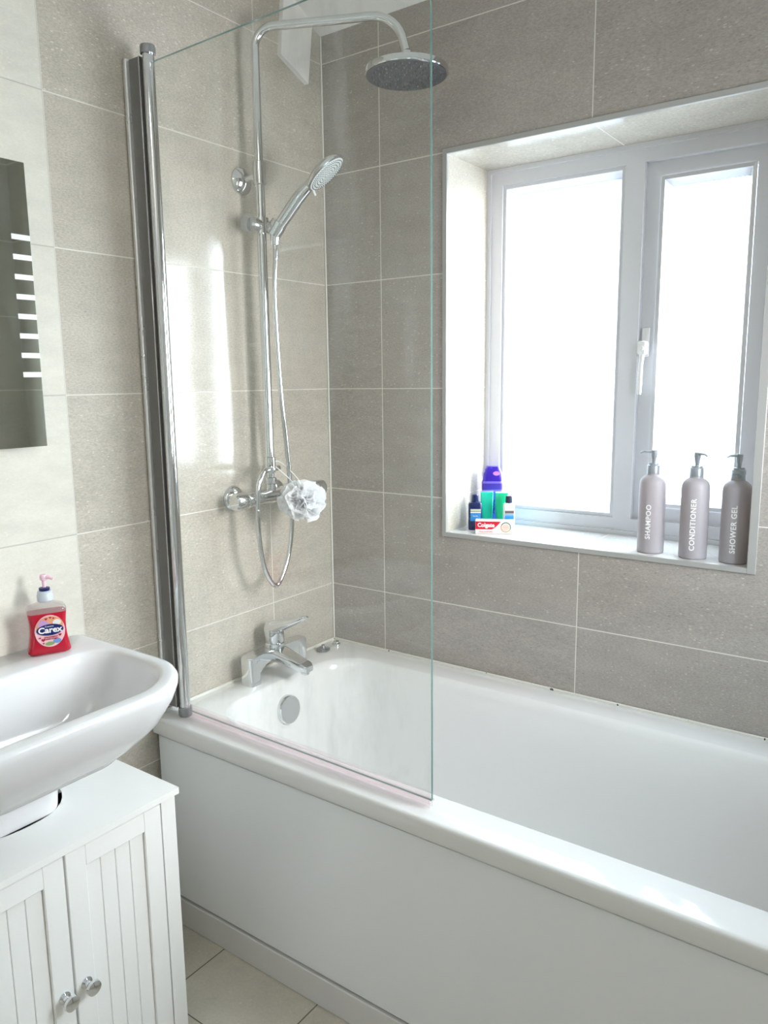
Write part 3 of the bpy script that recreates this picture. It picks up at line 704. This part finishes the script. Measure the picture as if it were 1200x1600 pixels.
box(bm, (.02, -W2+.015, .05), (FX-.02, -.125, .065)); box(bm, (.02, .125, .05), (FX-.02, W2-.015, .065)); box(bm, (.23, -.125, .05), (FX-.02, .125, .065))
box(bm, (FX-.02, W2-.033, 0), (FX-.001, W2, TZ-.013)); box(bm, (FX-.02, -W2, 0), (FX-.001, -W2+.033, TZ-.013))
finish('carcass', bm, 'cab', cb, 0)
def door(y0, y1, knob_y, hinge):
    bm = B(); z0, z1 = .022, TZ-.017; x0, x1 = FX-.018, FX; st = .039; rail = .040
    box(bm, (x0, y0, z0), (x1, y0+st, z1), .0012, 1); box(bm, (x0, y1-st, z0), (x1, y1, z1), .0012, 1)
    box(bm, (x0, y0+st, z1-rail), (x1, y1-st, z1), .0012, 1); box(bm, (x0, y0+st, z0), (x1, y1-st, z0+rail), .0012, 1)
    k = 4; a = y0+st; w_ = (y1-y0-2*st)/k
    for i in range(k): box(bm, (x0+.002, a+i*w_+.0004, z0+rail), (x1-.006, a+(i+1)*w_-.0004, z1-rail), .0012, 1)
    d = finish('cabinet_door', bm, 'cab', cb, 0)
    bm = B(); lathe(bm, [(.011, 0), (.011, .002), (.006, .004), (.0055, .012), (.011, .016), (.0145, .021), (.0135, .026), (.008, .029), (0, .030)], (FX, knob_y, .268), (1, 0, 0), 28)
    kn = finish('door_knob', bm, 'chrome', d)
door(.002, W2-.036, .022, 1); door(-W2+.036, -.002, -.022, -1)

# ---------------------------------------------------------------- liquid soap on the basin
rz = math.radians(65)
so = empty('soap_dispenser', (.058, -.985, .805), 'red liquid hand soap pump bottle with oval label, standing on the basin back edge', 'soap bottle', rz=rz)
def sect(hw, hd, z, n=6): return [Vector((v.x, v.y, z)) for v in rrect(-hw, hw, -hd, hd, min(hd*.55, hw*.55), 0, n)]
def sw(z):   # hourglass half width
    t = z/.098
    return .0385 - .0060*math.sin(PI*min(1, max(0, t)))**1.1 + .0040*(1-t)
bm = B(); loft(bm, [sect(.034, .016, 0), sect(.040, .020, .003)] + [sect(sw(z), .022-.002*math.sin(PI*z/.098), z) for z in [.006+.0115*i for i in range(8)]]); body = finish('bottle_body', bm, 'soap', so, 60)
bm = B(); loft(bm, [sect(sw(.0870), .0215, .0870), sect(.0375, .0215, .094), sect(.034, .019, .099), sect(.020, .0145, .104), sect(.0135, .0125, .107), sect(.0125, .0120, .112)]); finish('bottle_shoulder', bm, 'clear_plastic', so, 60)
bm = B(); lathe(bm, [(.0130, .108), (.0155, .110), (.0155, .121), (.0145, .1225), (.0145, .128), (.012, .130), (0, .130)], n=32); finish('pump_collar', bm, 'collar', so)
bm = B(); lathe(bm, [(.0095, .130), (.0105, .132), (.0105, .136), (.006, .137), (0, .137)], n=28); finish('collar_ring', bm, 'collar_navy', so)
bm = B(); lathe(bm, [(.0035, .136), (.0035, .150), (.0065, .152), (.0075, .158), (.006, .163), (0, .164)], n=20); tube(bm, [(0, 0, .157), (.010, -.006, .158), (.017, -.010, .154)], [.005, .004, .003], 12); finish('pump_head', bm, 'pump_pink', so)
def decal(name, poly, mat, par, y, th=.0004):
    bm = B(); prism(bm, poly, y, y-th, lambda u, v, w_: (u, w_, v)); return finish(name, bm, mat, par, 0)
LY = -.0222; LZ = .050
lab = decal('label', ell(.002, LZ, .0285, .0330), 'label_pink', so, LY+.004, .0045)
par = lab; 
decal('label_shade', [(x, z) for x, z in ell(.002, LZ+.012, .0255, .0185) if z > LZ+.004], 'label_orange', par, LY-.0006)
decal('label_bloom', ell(-.010, LZ+.016, .010, .008, 16), 'label_lilac', par, LY-.0010); decal('label_bloom', ell(.016, LZ+.017, .008, .006, 16), 'card_white', par, LY-.0010)
decal('label_bloom', ell(.014, LZ-.022, .008, .005, 16), 'label_blue', par, LY-.0010); decal('label_bloom', ell(.000, LZ-.026, .009, .004, 16), 'label_green', par, LY-.0010)
def heart(cx, cz, s): return [(cx + s*.0625*16*math.sin(t)**3, cz + s*.0625*(13*math.cos(t)-5*math.cos(2*t)-2*math.cos(3*t)-math.cos(4*t))) for t in [2*PI*i/24 for i in range(24)]][::-1]
for cx, cz, s in ((-.004, LZ+.026, .0028), (.004, LZ+.028, .0022), (.010, LZ+.026, .002), (-.018, LZ-.012, .0022), (-.012, LZ-.017, .0038), (.020, LZ-.010, .003), (-.012, LZ-.024, .002), (.011, LZ-.017, .0018)):
    decal('heart_mark', heart(cx, cz, s), 'label_red', par, LY-.0014)
decal('name_oval', ell(.002, LZ+.003, .0255, .0118), 'label_navy', par, LY-.0014)
up = lambda y0: (lambda u, v, w_: Vector((u, y0 - w_, v)))
def txt(name, body, size, mat, par, cx, cz, y, bold=0, space=1, rot=0, sx=1, shear=0):
    c_, s__ = math.cos(rot), math.sin(rot)
    return text_obj(name, body, size, mat, par, lambda u, v, w_: Vector((cx + (u*sx)*c_ - v*s__, y - w_ - .0002, cz + (u*sx)*s__ + v*c_)), .0002, bold, space, shear)
txt('brand_lettering', 'Carex', .0170, 'text_white', par, .002, LZ+.0025, LY-.0020, bold=.0005, sx=1.05)
txt('small_lettering', 'Cussons', .0048, 'text_white', par, .001, LZ+.0105, LY-.0020)
txt('variant_lettering', 'STRAWBERRY', .0042, 'label_red', par, .003, LZ-.0125, LY-.0012, bold=.0001); txt('variant_lettering', 'HAND WASH', .0042, 'label_red', par, .003, LZ-.0165, LY-.0012, bold=.0001)

# ---------------------------------------------------------------- pump bottles on the sill
def pump_bottle(x, y, word, rzdeg, nozzle_deg, label, textoff, tsize):
    r = empty('pump_bottle', (x, y, WZ0), label, 'pump bottle', 'matt grey pump bottles on the windowsill')
    bm = B(); lathe(bm, [(.027, 0), (.0300, .001), (.0312, .004), (.0312, .163), (.0305, .171), (.0275, .179), (.0215, .185), (.0155, .1885), (.0150, .192)], n=48); finish('bottle_body', bm, 'bottle', r, 50)
    bm = B(); lathe(bm, [(.0148, .190), (.0150, .1915), (.0150, .2105), (.0140, .212), (.0125, .213), (.0125, .2165), (.008, .217)], n=36); finish('collar', bm, 'pump', r)
    bm = B(); lathe(bm, [(.0045, .216), (.0050, .224), (.0072, .236), (.0075, .246), (.0065, .2475), (0, .248)], n=24)
    a = math.radians(nozzle_deg); d = Vector((math.cos(a), math.sin(a), 0)); tube(bm, [d*.003 + Vector((0, 0, .244)), d*.026 + Vector((0, 0, .2445)), d*.032 + Vector((0, 0, .241))], [.0035, .0024, .0022], 10)
    finish('pump_head', bm, 'pump', r)
    base = math.radians(rzdeg); R = .0318
    def fn(u, v, w_):   # reading upwards: text x -> height, text y -> leftwards round the bottle
        th = base - v/R; rr = R + w_
        return Vector((rr*math.cos(th), rr*math.sin(th), .088 + textoff + u))
    text_obj('lettering', word, tsize, 'text_white', r, fn, .0004, .0003, 1.10)
    return r
# direction from sill to the camera is about -70 degrees
pump_bottle(.957, .060, 'SHAMPOO', -86, 205, 'matt grey pump bottle lettered SHAMPOO, nearest the middle of the windowsill', -.010, .0165)
pump_bottle(1.058, .052, 'CONDITIONER', -80, -38, 'matt grey pump bottle lettered CONDITIONER, between the two others on the windowsill', -.006, .0165)
pump_bottle(1.148, .052, 'SHOWER GEL', -84, 232, 'matt grey pump bottle lettered SHOWER GEL, nearest the right end of the windowsill', -.008, .0165)

# ---------------------------------------------------------------- toiletries in the corner of the sill
Z = WZ0
az = math.radians(32)
t = empty('shampoo_bottle', (.460, .182, Z), 'tall lilac bottle with indigo flip cap, standing at the back of the toiletries', 'toiletry bottle', rz=az)
bm = B(); loft(bm, [sect(.026, .015, 0), sect(.029, .018, .003), sect(.030, .019, .06), sect(.0305, .019, .118), sect(.029, .0185, .128)]); finish('bottle_body', bm, 'lilac_body', t, 60)
bm = B(); loft(bm, [sect(.0305, .0195, .104), sect(.0305, .0195, .122)]); finish('label_band', bm, 'indigo_band', t, 60)
bm = B(); loft(bm, [sect(.028, .018, .126), sect(.0285, .0182, .134), sect(.0265, .0175, .150), sect(.0215, .016, .164), sect(.018, .0145, .170)]); cp = finish('flip_cap', bm, 'purple_cap', t, 60)
bm = B(); prism(bm, ell(.010, .151, .010, .006, 24), -.0165, -.0192, lambda u, v, w_: (u, w_ - .0, v)); finish('thumb_mark', bm, 'pink_oval', cp, 0)
decal('front_label', [(-.009, .02), (.009, .02), (.009, .098), (-.009, .098)], 'blue_label', t, -.0190, .0008)
txt('label_lettering', 'ALOE', .016, 'label_navy', t, 0, .055, -.0198, bold=.0006, rot=PI/2)
def gel_tube(x, y, mat, label, rz_):
    t = empty('gel_tube', (x, y, Z), label, 'gel tube', 'small green gel tubes', rz=rz_)
    bm = B(); loft(bm, [sect(.0115, .0115, 0, 4), sect(.012, .012, .001, 4), sect(.012, .012, .012, 4)]); finish('tube_cap', bm, 'white_pl', t, 60)
    bm = B(); loft(bm, [sect(.0125, .0125, .012, 4), sect(.0150, .0130, .026, 4), sect(.0172, .0095, .060, 4), sect(.0178, .0035, .098, 4), sect(.018, .0016, .101, 4)]); b_ = finish('tube_body', bm, mat, t, 60)
    bm = B(); box(bm, (-.018, -.0012, .1005), (.018, .0012, .105), .0004, 1); finish('crimp', bm, 'clear_plastic', t)
    return t
g1 = gel_tube(.469, .132, 'teal_gel', 'teal gel tube standing behind the navy bottle', az); g2 = gel_tube(.512, .140, 'green_gel', 'green gel tube standing left of the white and blue bottle', az)
decal('print', [(-.002, .028), (.010, .028), (.010, .075), (.000, .075)], 'dark_green', g2, -.0128, .0006).rotation_euler = (math.radians(-7), 0, 0)
def mini(x, y, body, cap, lab, label, bands, h=.078, hw=.0145):
    t = empty('travel_bottle', (x, y, Z), label, 'toiletry bottle', 'small travel bottles', rz=az)
    bm = B(); loft(bm, [sect(hw*.9, .0115, 0), sect(hw, .0125, .002), sect(hw, .0125, h-.006), sect(hw*.9, .0115, h-.001), sect(.0085, .0085, h+.002)]); b_ = finish('bottle_body', bm, body, t, 60)
    bm = B(); lathe(bm, [(.0092, h+.001), (.0095, h+.003), (.0092, h+.020), (.008, h+.0215), (0, h+.0215)], n=24); finish('bottle_cap', bm, cap, t)
    for z0, z1, mm in bands: decal('label', [(-hw*.72, z0), (hw*.8, z0), (hw*.8, z1), (-hw*.72, z1)], mm, t, -.0124, .0006)
    return t
a = mini(.459, .082, 'navy', 'navy', None, 'navy blue travel bottle in the left corner of the sill beside the toothpaste box', ((.026, .048, 'sky_label'), (.049, .0525, 'card_white'), (.054, .060, 'cream_label')), hw=.0190)
txt('lettering', 'TRAVEL', .0045, 'card_white', a, 0, .040, -.0131)
b = mini(.549, .112, 'pale_bottle', 'cap_dark', None, 'white and blue travel bottle with dark cap, right of the green tubes', ((.022, .045, 'bright_blue'), (.046, .049, 'sky_label'), (.051, .059, 'brownish')), hw=.0160)
# toothpaste box
tb = empty('toothpaste_box', (.5300, .066, Z), 'white toothpaste box with red brand panel lying in front of the small bottles', 'toothpaste box', rz=math.radians(27))
bm = B(); box(bm, (-.053, -.016, 0), (.053, .016, .036), .0008, 1); bx = finish('carton', bm, 'card_white', tb, 0)
poly = [(-.0525, .0345), (-.0525, .0125), (-.010, .0125)] + [(-.010 + .026*t, .0125 + .022*t**1.6) for t in [i/12 for i in range(1, 13)]]
decal('red_panel', poly, 'toothpaste_red', tb, -.0160, .0004)
txt('brand_lettering', 'Colgate', .0155, 'text_white', tb, -.0240, .0240, -.0164, bold=.0006, sx=.95)
def ringpoly(bm, cx, cz, r0, r1, y0, y1, a0, a1, n=24):
    vs = [[(cx+r*math.cos(a0+(a1-a0)*i/n), y, cz+r*math.sin(a0+(a1-a0)*i/n)) for r, y in ((r0, y0), (r1, y0), (r1, y1), (r0, y1))] for i in range(n+1)]
    loft(bm, vs, True, True)
for nm, c0, c1, mm in (('round_mark', 20, 200, 'teal_ring'), ('round_mark', 200, 380, 'gold_ring')):
    bm = B(); ringpoly(bm, .0300, .019, .0115, .0140, -.0168, -.0159, math.radians(c0-45), math.radians(c1-45)); finish(nm, bm, mm, tb, 0)
decal('mark_centre', ell(.0300, .019, .0100, .0100, 24), 'peach', tb, -.0160, .0004)
txt('mark_lettering', 'Total', .0065, 'gold_ring', tb, .0300, .019, -.0164)
txt('small_lettering', 'Whole mouth health', .0045, 'toothpaste_red', tb, -.024, .006, -.0161)
